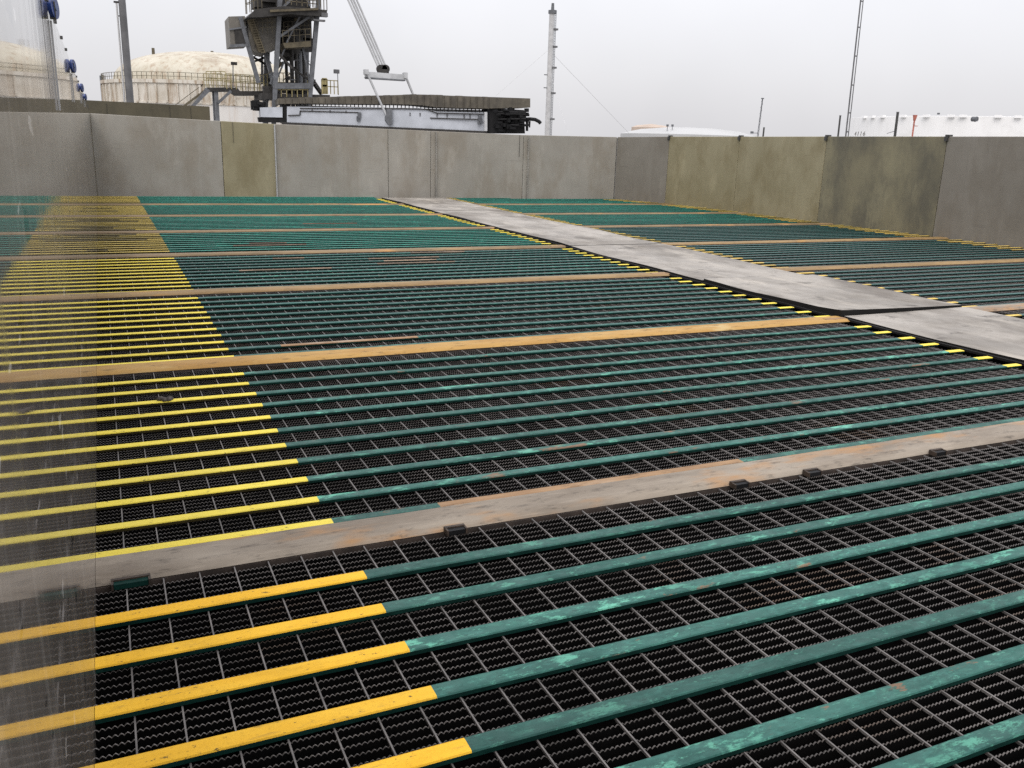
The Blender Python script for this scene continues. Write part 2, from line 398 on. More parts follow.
# ------------------------------------------------------------------ rails
PROF = [(-.0242, -.016), (-.0242, -.005), (-.0222, -.0012), (-.018, 0), (.018, 0), (.0222, -.0012), (.0242, -.005), (.0242, -.016)]
PROF_THIN = [(y*.90, z if z < -.015 else z*.85-.0025) for y, z in PROF]
def rail_part(name, xa, xb, tops, parent, thin=False, step=.35):
    """a length of rail, its top face (material 0) and its flanks (material 1)"""
    n = max(1, int((xb-xa)/step)); g = MB(); vs = []
    prof = PROF_THIN if thin else PROF; w = len(prof)
    for i in range(n+1):
        x = xa+(xb-xa)*i/n
        dz = random.uniform(-.0008, .0008) if 0 < i < n else 0; dy = random.uniform(-.0012, .0012) if 0 < i < n else 0
        for (y, z) in prof:
            vs.append((x, y+dy, z+(dz if z > -.0155 else 0)))
    for i in range(n):
        for j in range(w):
            a, b = i*w+j, i*w+(j+1) % w
            mi = 0 if 1 <= j <= 5 else 1
            g.add([vs[a], vs[b], vs[b+w], vs[a+w]], [(0, 1, 2, 3)], mi, False)
    g.add(vs[:w], [tuple(range(w))], 1); g.add(vs[-w:], [tuple(range(w))[::-1]], 1)
    bm = None
    o = bpy.data.objects.new(name, g.mesh(name, tops)); COL.objects.link(o); o.parent = parent
    return o
def rails(side):
    for k in range(0, 8):
        idx = 0
        for j in range(12):
            n = 12*(k-1)+6+j
            if n > 12*k+4: continue
            if n < -4: continue
            Y = Y0+P*n
            if Y > 19.25: continue
            lim = backx(Y)-.12 if Y > 18.45 else 99
            if side == 'left': xa, xb, y1, y2 = XL+.0005, tipx(Y)+random.uniform(-.012, .012), XS+random.uniform(-.004, .004), 0
            else: xa, xb = walkr(Y)+.012, wallx(Y)-.01
            xb = min(xb, lim)
            if xb-xa < .3: continue
            if side == 'right' and k == 0: continue
            idx += 1
            if k == 0:
                r = 5-n; lab = f'green rail with yellow end, {ORD[r-1]} counting toward the camera from the nearest grey beam'
            else:
                bn = 'nearest grey' if k == 1 else ORD[k-1]
                if side == 'left': lab = f'green rail left of the plank walkway, {ORD[idx-1]} beyond the {bn} beam'
                else: lab = f'green rail right of the plank walkway, {ORD[idx-1]} beyond the {bn} beam'
            t = thing('deck_rail', lab, 'rail', (xa, Y, 0), f'green deck rails {side} of the walkway')
            L = xb-xa
            ym = 'yellow_near' if n <= 5 else 'yellow_mid' if n < 42 else 'yellow_far'
            if side == 'left': gm = 'green_near' if n < 19 else 'green_mid' if n < 42 else 'green_far'
            else: gm = 'green_right' if n < 54 else 'green_far'
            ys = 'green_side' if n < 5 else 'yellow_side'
            if side == 'left':
                a = y1-xa; e = L-.135+random.uniform(-.015, .015)
                if lim < 99: e = L
                if 43 < n < 74 and random.random() < (.75 if 50 < n < 62 else .4):
                    q_ = random.uniform(.08, .56); rail_part('worn_end', 0, q_, ['yellow_worn', ys], t, True); rail_part('yellow_end', q_, a, [ym, ys], t, True)
                else: rail_part('yellow_end', 0, a, [ym, ys], t, n > 5)
                segs = [(a, e, [gm, 'green_side'])]
                if n == 19: segs = [(a, 1.00, [gm, 'green_side']), (1.00, 1.86, ['rust_bare', 'green_side']), (1.86, e, [gm, 'green_side'])]
                if n == 6: segs = [(a, 1.07, [gm, 'green_side']), (1.07, 2.36, ['rust_bare', 'green_side']), (2.36, e, [gm, 'green_side'])]
                if n in (35, 36, 37, 38, 39, 40, 45, 46, 58):
                    u = random.uniform(.9, 3.2); v_ = u+random.uniform(.3, .9); segs = [(a, u, [gm, 'green_side']), (u, v_, ['rust_dull', 'green_side']), (v_, e, [gm, 'green_side'])]
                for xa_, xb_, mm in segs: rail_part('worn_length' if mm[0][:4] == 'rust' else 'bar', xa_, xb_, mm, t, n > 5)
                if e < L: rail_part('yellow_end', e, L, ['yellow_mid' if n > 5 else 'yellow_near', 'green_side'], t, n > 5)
            else:
                a = .25+random.uniform(-.02, .02); e = L-.52+random.uniform(-.03, .03)
                rail_part('yellow_end', 0, a, ['yellow_right' if n < 42 else 'yellow_far', 'yellow_side'], t, True)
                rail_part('bar', a, e if lim == 99 else L, [gm, 'green_side'], t, True)
                if lim == 99: rail_part('yellow_end', e, L, ['yellow_right' if n < 48 else 'yellow_far', 'yellow_side'], t, True)
rails('left'); rails('right')

# ------------------------------------------------------------------ beams
BW = .160
BP = [(-BW/2, -.016), (-BW/2, -.014), (-BW/2+.007, -.009), (-BW/2+.022, -.002), (-BW/2+.042, .0025), (BW/2-.02, .0035), (BW/2-.006, .002), (BW/2, -.003), (BW/2, -.016)]
def beam_mesh(L, mat, g=None):
    g = MB(); n = max(2, int(L/.3)); w = len(BP); vs = []
    for i in range(n+1):
        x = L*i/n; dy = random.uniform(-.002, .002); dz = random.uniform(-.001, .001)
        for (y, z) in BP: vs.append((x, y+dy, z+(dz if z > -.0155 else 0)))
    for i in range(n):
        for j in range(w):
            a, b = i*w+j, i*w+(j+1) % w
            g.add([vs[a], vs[b], vs[b+w], vs[a+w]], [(0, 1, 2, 3)], 0 if 1 <= j <= 6 else 1, False)
    g.add(vs[:w], [tuple(range(w))], 1); g.add(vs[-w:], [tuple(range(w))[::-1]], 1)
    return g
BMAT = ['beam_grey', 'beam_orange', 'beam_brown', 'beam_dull', 'beam_dull', 'beam_dull', 'beam_dull']
BLOOK = ['wide grey steel beam with rust patches', 'orange rusted steel beam', 'brown rusted steel beam with orange spots', 'brown rusted steel beam',
         'thin brown steel beam', 'thin brown steel beam', 'thin brown steel beam']
for k in range(7):
    Y = Y0+P*(NB+12*k)
    for side in ('left', 'right'):
        if side == 'right' and k == 0: continue
        xa, xb = (XL+.0005, tipx(Y)+.04) if side == 'left' else (walkr(Y)+.015, wallx(Y)-.01)
        t = thing('cross_beam', f'{BLOOK[k]}, {ORD[k]} from the camera, {side} of the walkway', 'beam', (xa, Y, 0), 'beams across the deck')
        mat = BMAT[k] if side == 'left' else ('beam_grey' if k == 1 else 'beam_brown' if k < 4 else 'beam_dull')
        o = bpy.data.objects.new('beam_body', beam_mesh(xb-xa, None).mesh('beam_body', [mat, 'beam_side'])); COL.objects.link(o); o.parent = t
        if side == 'left' and k > 0:
            rail_part('yellow_end', xb-xa-.2, xb-xa-.005, ['rust_bare', 'beam_side'], t).location = (0, -.02, .0055)
        if side == 'left' and k == 0:
            for bx in (-.02, .945, 2.085, 2.44, 3.13):
                g = MB(); yf = -BW/2-.001; L = .088 if bx < 0 else .056
                g.box((bx-xa, yf-.016, -.0085), (L, .030, .015), 1)
                g.box((bx-xa, yf-.004, .0012), (L+.012, .012, .005), 0)
                g.box((bx-xa-L/2-.004, yf-.015, -.0075), (.006, .036, .019), 0); g.box((bx-xa+L/2+.004, yf-.015, -.0075), (.006, .036, .019), 0)
                o = g.build('bracket', ['bracket', 'green_side' if bx < 0 else 'machine_black'], t, (0, 0, 0))

# ------------------------------------------------------------------ a lump of spilled material
Yd = Y0+P*14; px_ = at(166, 401, Yd)
t = thing('debris_lump', 'small dark lump of debris lying on a yellow rail end at left', 'debris', (px_.x, Yd, 0))
g = MB()
for i in range(9):
    rr = random.uniform(.008, .017); g.lathe((px_.x+random.uniform(-.035, .035), Yd+random.uniform(-.012, .012), 0), [(.001, 0), (rr, .001), (rr*.9, rr*.6), (rr*.4, rr), (.001, rr*1.02)], 7, 0, False)
g.build('lump', 'debris', t)

# ------------------------------------------------------------------ walkway plates
seams = [1.3, 4.955, 6.75, 9.6, 12.15, 15.2, 18.62]
PLOOK = ['pale grey walkway plate nearest the right edge of the photo', 'walkway plate beginning at the dark step, stained grey', 'third walkway plate from the camera, worn grey',
         'fourth walkway plate from the camera, pale grey', 'fifth walkway plate from the camera', 'farthest walkway plate, ending at the back wall']
for k in range(6):
    ya, yb = seams[k]+.006, seams[k+1]-.006
    t = thing('walkway_plate', PLOOK[k], 'plate', (walkl(ya), ya, 0), 'plates laid end to end as a walkway')
    nx, ny = 8, max(6, int((yb-ya)/.25)); zb = .013+.004*(k % 2)+(.012 if k == 1 else 0)
    g = MB(); vs = []; ph = random.uniform(0, 9)
    def top(u, v):
        x0, x1 = walkl(ya+(yb-ya)*v), walkr(ya+(yb-ya)*v)
        z = zb+.006*math.sin(3*v*2+ph)*math.cos(u*3+ph)+(.020*max(0, 1-v/.25)**2 if k == 1 else 0)*(.3+.7*(1-u))
        wob = .012*math.sin(v*11+ph)*(1 if u in (0, 1) else .4)
        return Vector((x0+(x1-x0)*u+wob, ya+(yb-ya)*v, z))
    for j in range(ny+1):
        for i in range(nx+1): vs.append(top(i/nx, j/ny)-Vector(t.location))
    W = nx+1; tp = [(j*W+i, j*W+i+1, (j+1)*W+i+1, (j+1)*W+i) for j in range(ny) for i in range(nx)]
    g.add(vs, tp, 0, True)
    ring = [i for i in range(W)]+[j*W+nx for j in range(1, ny+1)]+[ny*W+i for i in range(nx-1, -1, -1)]+[j*W for j in range(ny-1, 0, -1)]
    rv = [vs[i] for i in ring]; lo = [Vector((p[0], p[1], -.016)) for p in rv]; nn = len(ring)
    g.add(rv+lo, [(i, (i+1) % nn, nn+(i+1) % nn, nn+i) for i in range(nn)], 1)
    g.build('plate_sheet', ['plate', 'black'], t, (0, 0, 0))
    e = MB()
    for j in range(8):
        a, b = top(0, j/8), top(0, (j+1)/8)
        e.bar(Vector((a.x-.017, a.y, -.0085)), Vector((b.x-.017, b.y, -.0085)), .028, .0145)
    e.build('gap_shadow_strip', 'black', t)  # added black strip standing in for the shadowed gap beside the plates

# ------------------------------------------------------------------ walls
def slab(poly, nrm, th, mats, name, parent, bev=.006):
    g = MB().prism(poly, Vector(nrm)*th)
    return g.build(name, mats, parent)
def wall_panel(a, b, za, zb, th_dir, th, mat, label, group, clip=None, strip=None, zlow=-.044, gap=.004, crack=None):
    """upright panel between plan points a and b with sloping top"""
    a, b = Vector(a), Vector(b); d = (b-a).normalized(); a2, b2 = a+d*gap, b-d*gap
    t = thing('wall_panel', label, 'wall panel', (a.x, a.y, zlow), group)
    A = Vector((a2.x, a2.y, zlow)); B = Vector((b2.x, b2.y, zlow)); C = Vector((b2.x, b2.y, zb)); D = Vector((a2.x, a2.y, za))
    o = slab([A, B, C, D], Vector(th_dir), th, [mat], 'panel_face', t)
    bv = o.modifiers.new('bevel', 'BEVEL'); bv.width = .008; bv.segments = 2; bv.limit_method = 'ANGLE'
    inn = -Vector(th_dir)
    jt = MB(); jc = b+Vector(th_dir)*(th/2+.01)
    jt.bar((jc.x, jc.y, zlow), (jc.x, jc.y, zb-.02), .07, .05); jt.build('joint_backing', 'joint', t)
    if clip:
        g = MB(); p = Vector((b.x, b.y, zb))
        g.box((p.x+th_dir[0]*.03, p.y+th_dir[1]*.03, p.z+.012), (.075, .075, .03), 0); g.box((p.x+inn.x*.012, p.y+inn.y*.012, p.z-.035), (.05, .05, .07), 0)
        g.build('top_clip', 'post', t)
    if strip:
        p = b+inn*.012+d*strip[0]
        g = MB().bar((p.x, p.y, zlow), (p.x, p.y, zb-.015), .022 if strip[0] == 0 else .012, strip[1]); g.build('joint_strip', 'strip_white' if strip[0] == 0 else 'strip_pale', t)
    if crack:
        p = a+d*crack[0]+inn*.0015
        g = MB().bar((p.x, p.y, crack[1]), (p.x, p.y, crack[2]), .004, .02); g.build('dark_crack', 'joint', t)
    return t
def ztop_back(px, py):
    d = _F + _R*((px-512)/FPX) + _U*((384-py)/FPX)
    # plane of the back wall
    sl = (19.42-YC)/(XC-XL); k = (19.42+XL*sl) / (d.y + d.x*sl)
    return (CAMP+d*k)
tops = [(89, 113.3), (220.5, 121), (274, 124), (388, 129), (431, 131), (524, 135), (617, 137)]
pts = [ztop_back(*q) for q in tops]
pts[0].x = XL; pts[-1].x = XC; 
bl = ['grey back wall panel in the left corner', 'olive brown stained back wall panel beside the pale strip', 'grey back wall panel right of the pale vertical strip',
      'narrow grey back wall panel below the pale girder', 'grey back wall panel behind the walkway end', 'grey brown back wall panel in the right corner']
bm_ = ['con_grey', 'con_olive', 'con_grey', 'con_grey', 'con_grey', 'con_grey']
for i in range(6):
    a, b = pts[i], pts[i+1]
    wall_panel((a.x, backy(a.x), 0), (b.x, backy(b.x), 0), a.z, b.z, (0, 1, 0), .12, bm_[i], bl[i], 'panels of the back wall',
               strip=(0, .09) if i == 1 else (.10, .14) if i == 3 else (.1, .10) if i == 4 else None,
               crack=(.23, a.z-.42, a.z-.01) if i == 1 else (b.x-a.x-.1, a.z-.5, a.z-.02) if i == 4 else None)
CORNZ = pts[-1].z
rp = [(XC, YC-.004), (11.72, 17.25), (11.9, 15.0), (11.82, 12.48), (XW, 9.97), (XW, 7.45), (XW, 4.95)]
zr = [CORNZ, at(670, 136.6, 17.25).z, at(739, 136.6, 15.0).z, at(828, 136.5, 12.48).z, at(948, 136.5, 9.97).z]
zr += [zr[-1]+.012, zr[-1]+.02]
rm = ['con_dark', 'con_olive', 'con_olive', 'con_olived', 'con_dark', 'con_dark', 'con_dark', 'con_dark']
rl = ['grey right wall panel in the far corner', 'olive yellow right wall panel, second from the far corner', 'olive right wall panel, third from the far corner, smudged',
      'dark smudged olive right wall panel, fourth from the far corner', 'grey right wall panel at the right edge of the photo', 'grey right wall panel beside the camera end, farther',
      'grey right wall panel beside the camera end', 'grey right wall panel nearest the camera']
for i in range(6):
    wall_panel((*rp[i], 0), (*rp[i+1], 0), zr[i], zr[i+1], (1, 0, 0), .12, rm[i], rl[i], 'panels of the right wall', clip=True, zlow=-.06)
# left wall: smooth wet lining, seen along its face
yl = [-.4, 2.80, 5.70, 8.9, 11.5, 14.3, 16.9, backy(XL)-.005]
zl = 1.2+.383
ll = ['glossy grey lining panel of the left wall nearest the camera', 'glossy grey left wall panel, second from the camera', 'glossy grey left wall panel, third from the camera',
      'glossy grey left wall panel, fourth from the camera', 'glossy grey left wall panel, fifth from the camera', 'glossy grey left wall panel, sixth from the camera', 'glossy grey left wall panel in the far corner']
for i in range(7):
    za = zl-(0 if i < 5 else .02*(i-4)); 
    t = thing('lining_panel', ll[i], 'wall panel', (XL, yl[i], -.044), 'panels of the left wall')
    g = MB().box((XL-.05, (yl[i]+yl[i+1])/2, (za-.044)/2), (.10, yl[i+1]-yl[i]-.004, za+.044)); g.build('panel_face', 'gloss', t)
    g = MB().box((XL-.06, yl[i+1], (za-.1)/2), (.08, .05, za)); g.build('joint_backing', 'joint', t)
    g = MB()
    for q in range(4 if i < 6 else 1):
        yy = yl[i]+(yl[i+1]-yl[i])*(q+.7)/4.6
        MB().box((XL-.012, yy, za+.004), (.035, .03, .012)).build('edge_bolt', 'post', t)
dl = ['nearest', 'second', 'third', 'fourth']
for q, (py, yy, zz, r) in enumerate([(0, 3.30, 1.2+.372, .046), (0, 5.70, 1.2+.345, .046), (0, 8.92, 1.2+.365, .046), (0, 11.55, 1.2+.375, .046)]):
    t = thing('blue_disc', f'{["large looking blue disc on the left wall top, nearest the camera", "second blue disc along the left wall top", "third small blue disc along the left wall top", "farthest tiny dark disc on the left wall top"][q]}', 'disc', (XL+.022, yy, zz-.02), 'blue discs along the left wall top')
    nrm = Vector((.955, -.295, .04)).normalized(); c = Vector((XL+.015, yy, zz)); r = .036
    MB().tube(c-nrm*.006, c+nrm*.006, r, r*.97, 28).build('disc_body', 'blue', t)
    g = MB(); g.tube(c+nrm*.0065, c+nrm*.010, r*.30, r*.26, 20); g.build('hub', 'blue_hub', t)
    MB().box((XL+.012, yy, zz-.01), (.018, .03, .05)).build('mounting_block', 'post', t)
    sl_ = (.27, .15, .09, .07)[q]; MB().box((XL+.004, yy+.004, zz-.04-sl_/2), (.006, .009, sl_)).build('cover_strip', 'strip_white', t)

# damp brown wall behind the back wall
a, b = at(40, 96.5, 22.5), at(209.5, 106.5, 22.5)
t = thing('concrete_wall', 'dark brown concrete wall standing behind the left end of the back wall', 'wall', (b.x, 22.5, FLOORZ))
g = MB().prism([Vector((-6, 22.5, FLOORZ)), Vector((b.x, 22.5, FLOORZ)), b, Vector((-6, 22.5, a.z+(a.z-b.z)*.3))], Vector((0, .25, 0)))
g.build('wall_body', 'con_far', t)
g = MB()
for px in (106, 169, 190):
    p = at(px, 100, 22.5); g.bar((p.x, 22.497, .9), (p.x, 22.497, b.z-.03), .006, .02)
g.build('panel_joint', 'joint', t)

# ------------------------------------------------------------------ pole and thin conduit on the left
Yp = 32
a, b = at(130, 100, Yp), at(122, 0, Yp)
t = thing('lamp_pole', 'tall tapered grey steel pole standing before the domed tank', 'pole', (a.x, Yp, FLOORZ))
MB().tube((a.x, Yp, FLOORZ), (a.x, Yp, 9.5), .13, .095, 14).build('shaft', 'pole', t)
c = at(125, 97, Yp-.1)
MB().tube((c.x-.02, Yp, FLOORZ), (c.x-.02, Yp, at(116, 2, Yp).z), .028, .028, 8).build('conduit', 'white_mast', t)
p = at(116, 2, Yp)
g = MB(); g.box((c.x-.02, Yp, p.z), (.16, .08, .05)); g.bar((c.x-.02, Yp, p.z-.4), (a.x, Yp, p.z-.4), .03); g.bar((c.x-.02, Yp, p.z-2), (a.x, Yp, p.z-2), .03)
g.build('bracket', 'steel_dark', t)

# ------------------------------------------------------------------ domed tank
Yt = 160
ce = at(211, 105, Yt); cx = ce.x; R = 98/FPX*abs((ce-CAMP).dot(_F))
zrim = at(211, 84.5, Yt-R).z
zbase = FLOORZ
tk = thing('storage_tank', 'rust streaked white storage tank with a cream domed roof behind the pole', 'tank', (cx, Yt, zbase))
zmid = at(211, 105, Yt-R).z
MB().lathe((cx, Yt, 0), [(R, zbase), (R, zmid)], 96).build('lower_shell', 'tank_low', tk)
MB().lathe((cx, Yt, 0), [(R, zmid), (R+.12, zmid+.02), (R+.12, zmid+.3), (R+.02, zmid+.32), (R+.02, zrim), (R+.25, zrim), (R+.25, zrim+.5), (R-.5, zrim+.52)], 96).build('upper_shell', 'tank_shell', tk)
zap = at(212, 53, Yt).z
rd = R*.90
prof = [(R-.45, zrim+.45)]+[(rd*math.sin(x), zrim+.4+(zap-zrim-.4)*(math.cos(x)**.85 if math.cos(x) > 0 else 0)) for x in [math.pi/2*(1-i/16) for i in range(17)]]
prof[-1] = (.01, zap)
MB().lathe((cx, Yt, 0), prof, 96).build('dome_roof', 'tank_dome', tk)
g = MB()
for i in range(64):
    t_ = 2*math.pi*i/64
    if math.sin(t_) < .2:
        g.box((cx+(R+.1)*math.cos(t_), Yt+(R+.1)*math.sin(t_), (zmid+zrim)/2), (.32, .3, zrim-zmid-.3), 0, t_)
g.build('shell_rib', 'tank_shell', tk)
g = MB()
for i in range(120):
    t_ = 2*math.pi*i/120
    if math.sin(t_) < .3:
        x, y = cx+R*math.cos(t_), Yt+R*math.sin(t_); t2 = 2*math.pi*(i+1)/120; x2, y2 = cx+R*math.cos(t2), Yt+R*math.sin(t2)
        g.bar((x, y, zrim+.4), (x, y, zrim+1.5), .07)
        for h in (.95, 1.5): g.bar((x, y, zrim+h), (x2, y2, zrim+h), .06)
g.build('roof_railing', 'steel_tan', tk)
g = MB()
for px, py in ((153, 48), (212, 51)):
    p = at(px, py, Yt-4 if px > 200 else Yt-3); g.tube((p.x, p.y, p.z-(5 if px < 200 else 1)), (p.x, p.y, p.z), .30, .22, 8)
g.build('roof_vent', 'steel_tan', tk)
p0 = at(102, 76, Yt); g = MB(); g.tube((p0.x-.2, Yt-1, FLOORZ), (p0.x-.2, Yt-1, p0.z), .18, .18, 8); g.build('standpipe', 'steel', tk)
g = MB()
for a_, b_, w in (((160, 60), (137, 76), .3), ((146, 66), (160, 74), .25)):
    pass
p1, p2 = at(176, 112, Yt-R-.4), at(208, 88, Yt-R+.3)
g.bar(p1, p2, .5, .25); g.bar(p1+Vector((0, 0, 1)), p2+Vector((0, 0, 1)), .08)
g.build('stair', 'steel_tan', tk)

# ------------------------------------------------------------------ access platform with yellow rails
Yc = 76
def C(px, py, y=Yc): return at(px, py, y)
def railing(g, p, q, n, h=1.1, r=.035, mids=(.55, 1.)):
    p, q = Vector(p), Vector(q)
    for i in range(n+1):
        a = p.lerp(q, i/n); g.bar(a, a+Vector((0, 0, h)), r*1.6)
    for k in mids: g.bar(p+Vector((0, 0, h*k)), q+Vector((0, 0, h*k)), r*1.6)
t = thing('access_platform', 'elevated steel access platform with yellow handrails in front of the domed tank', 'platform', (C(217, 120).x, Yc, FLOORZ))
p, q = C(208, 89), C(262, 92)
g = MB(); 
for yy in (0,):
    g.prism([C(207, 87.5), C(237, 87.5), C(240, 91), C(264, 91), C(264, 95), C(238, 95), C(232, 91), C(209, 91)], Vector((0, 2.2, 0)))
g.build('deck', 'steel_dark', t)
g = MB(); railing(g, C(207, 87), C(226, 87), 4, 1.15); g.build('handrail', 'rail_yellow', t); g = MB(); railing(g, C(226, 87)+Vector((0, 2, 0)), C(207, 87)+Vector((0, 2, 0)), 4); g.build('handrail', 'rail_yellow', t); g = MB(); railing(g, C(227, 89), C(264, 91), 8, 1.15); g.build('handrail', 'rail_yellow', t); g = MB()
railing(g, C(228, 89)+Vector((0, 2, 0)), C(264, 91)+Vector((0, 2, 0)), 6, 1.15)
g.build('handrail', 'rail_yellow', t)
g = MB(); a = C(216.5, 90); g.bar((a.x, Yc+.3, FLOORZ), (a.x, Yc+.3, a.z), .28); g.bar((a.x, Yc+1.8, FLOORZ), (a.x, Yc+1.8, a.z), .28); g.build('leg', 'steel', t)
g = MB(); g.bar(C(218, 103), C(231, 91), .2); g.bar(C(193, 106), C(209, 90), .22); g.bar(C(207, 88), C(190, 108), .1); g.build('brace', 'steel', t)
g = MB(); g.bar(C(233, 88), C(233, 65), .07); g.build('lamp_post', 'steel', t); g = MB(); g.box(C(234, 63.5), (.45, .3, .22)); g.build('floodlight', 'steel_dark', t)

# ------------------------------------------------------------------ crane tower
t = thing('crane_tower', 'tall grimy steel crane tower with machinery house behind the back wall', 'crane', (C(290, 121).x, Yc, FLOORZ))
def leg(a, b, y, w=.42, mat='steel'):
    p, q = C(*a, y), C(*b, y); d = (q-p); k = (FLOORZ-p.z)/d.z if False else 0
    g = MB(); g.bar(p, q, w); g.bar((q.x, q.y, FLOORZ), q, w); g.build('leg', mat, t)
leg((282, -40), (273.5, 118), 74, .33); leg((322, -40), (308.5, 112), 74, .33)
leg((270, -40), (265, 112), 79, .42); leg((307, -40), (306, 112), 79, .36)
def br(name, L, mat='steel', parent=None):
    g = MB()
    for a, b, y, w in L: g.bar(C(*a, y), C(*b, y), w)
    return g.build(name, mat, parent or t)
br('cross_beam', [((274, 86), (310, 86), 74, .42)]); br('cross_beam', [((264, 84), (309, 85), 79, .34)], 'steel_dark')
br('brace', [((279, 37), (313, 14.5), 74, .17)]); br('brace', [((281, 14), (302, 31), 76, .15)]); br('brace', [((277, 52), (292, 68), 74, .17)], 'steel_dark')
br('brace', [((292, 68), (309, 80), 75, .15)], 'steel_dark'); br('brace', [((240, 17), (258.5, 83), 75, .3)]); br('brace', [((265, 50), (274, 86), 76, .3)])
br('brace', [((283, 62), (308, 75), 78, .15)], 'steel_dark'); br('brace', [((268, 80), (283, 62), 78, .15)], 'steel_dark')
br('brace', [((253, 57), (265, 64), 78, .16)], 'steel_dark'); br('brace', [((253, 62), (266, 57), 78, .16)], 'steel_dark')
br('brace', [((282, 8), (318, -25), 74, .17)]); br('brace', [((302, -10), (310, 6), 74, .17)]); br('brace', [((267, 103), (284, 62), 75, .12)])
br('brace', [((283, 18), (265, 50), 76.5, .13)])
br('brace', [((285, 48), (270, 84), 74.3, .12)])
br('brace', [((303, 48), (310, 84), 74.3, .14)])
br('brace', [((262, 50), (262, 84), 78, .16)])
br('brace', [((300, 16), (286, 44), 74.2, .12)])
# upper platform
g = MB()
g.prism([C(247, 17.5, 73), C(256, 9, 73), C(284, 6, 73), C(327, 10, 73), C(327, 13.5, 73), C(318, 16, 73), C(290, 14, 73), C(262, 17, 73)], Vector((0, 6.5, 0)))
up = g.build('upper_platform', 'steel_dark', t)
g = MB(); railing(g, C(246, 14, 73), C(262, 8, 73), 4, 1.3); railing(g, C(318, 10, 73), C(327, 11, 73), 3, 1.5); railing(g, C(284, 7, 79), C(320, 9, 79), 6, 1.3)
railing(g, C(247, 14, 79), C(270, 8, 79), 5, 1.3); railing(g, C(286, 4.5, 73.1), C(318, 8, 73.1), 6, .5)
g.bar(C(270, 11, 72.9), C(318, 9, 72.9), .16)
g.build('platform_railing', 'steel_tan', t)
g = MB(); g.box(C(290, 0, 76), (2.6, 3, 1.4)); g.box(C(263, 3, 76.5), (1.6, 2, .9)); g.box(C(268, -6, 76), (1.2, 2, 1.4)); g.build('winch_cabin', 'steel_dark', t)
g = MB(); g.box(C(324, 15, 73.2), (.5, .5, .28)); g.box(C(319, 20.5, 73.2), (.9, .4, .12)); g.build('floodlight', 'pole', t)
# machinery house
hs = MB()
hs.prism([C(228.5, 16.5, 75), C(245, 16, 75), C(248, 45, 75), C(230.5, 46, 75)], Vector((.1, 3.2, 0)))
h = hs.build('machinery_house', 'house', t)
g = MB(); g.prism([C(234, 28, 74.95), C(246, 27, 74.95), C(247.5, 44, 74.95), C(235.5, 44.5, 74.95)], Vector((0, -.04, 0))); g.build('dark_doorway', 'steel_dark', h)
h.children[0].location = (0, 0, 0); 
g = MB(); g.bar(C(229, 29.5, 74.9), C(246.5, 27, 74.9), .12); g.bar(C(230, 46, 74.9), C(248, 45, 74.9), .2); o = g.build('trim', 'steel', h); o.location = (0, 0, 0)
for ch in h.children: ch.location = (0, 0, 0)
# hoppers and pipes
g = MB(); g.prism([C(247, 18, 75), C(280, 17, 75), C(278, 47, 75), C(262, 54, 75), C(250, 50, 75)], Vector((.3, 3, 0))); g.build('chute', 'house', t)
g = MB(); g.prism([C(247, 18, 74.4), C(252, 18, 74.4), C(264, 52, 74.4), C(259, 52, 74.4)], Vector((0, .5, 0)))
for i in range(14): g.bar(C(248.5+i*.95, 20+i*2.5, 74.3), C(256+i*.7, 19.4+i*2.5, 74.3), .06)
g.bar(C(252, 17, 74.3), C(265, 53, 74.3), .07)
g.build('ladder_cage', 'steel_tan', t)
c = C(291, 40, 76)
g = MB(); zt, zb_, zc = C(291, 17, 76).z, C(291, 43, 76).z, C(291, 60, 76).z
g.lathe((c.x, 77, 0), [(1.15, zt), (1.2, zb_), (.85, (zb_+zc)/2), (.35, zc), (.02, zc)], 20); g.build('hopper', 'steel_dark', t)
for px, y, r in ((291.5, 76, .17), (296, 76.5, .15), (299.5, 77, .2), (286, 77.5, .13), (303.5, 78, .14)):
    a = C(px, 58, y); g = MB(); g.tube((a.x, y, C(px, 122, y).z), (a.x, y, C(px, 50, y).z), r, r, 10); g.build('pipe', 'steel_dark' if r < .18 else 'steel', t)
g = MB(); g.prism([C(283, 43, 73.6), C(311, 41, 73.6), C(311, 46.5, 73.6), C(285, 48, 73.6)], Vector((0, 2, 0)), 0); g.build('mid_platform', 'steel_tan', t)
g = MB(); railing(g, C(283, 43, 73.5), C(311, 41, 73.5), 5, .9, .022); g.build('mid_railing', 'steel_tan', t)
g = MB(); g.box(C(303, 30, 77), (1.2, 1, 1.6)); g.box(C(296, 26, 76.5), (.8, 1, 2.)); g.box(C(306, 45, 77), (.9, 1, 1.)); g.build('electrical_cabinet', 'steel_dark', t)
g = MB(); 
g.prism([C(262, 93, 74), C(330, 95, 74), C(330, 99, 74), C(262, 99, 74)], Vector((0, 4, 0))); g.build('lower_platform', 'steel_dark', t)
g = MB(); railing(g, C(276, 97, 73.9), C(308, 97, 73.9), 6, 1.); railing(g, C(276, 97, 78), C(308, 97, 78), 8, 1.9); railing(g, C(258, 96, 78), C(268, 96, 78), 3, 1.7); g.build('lower_railing', 'rail_yellow', t)
g = MB(); 
for i in range(14):
    a = C(265+i*3+random.uniform(-1, 1), 90+random.uniform(-3, 5), 76+random.uniform(-1.5, 1.5)); g = MB(); g.box(a, (random.uniform(.2, .7), .5, random.uniform(.2, .9))); g.build('drive_gear', 'steel_dark', t)
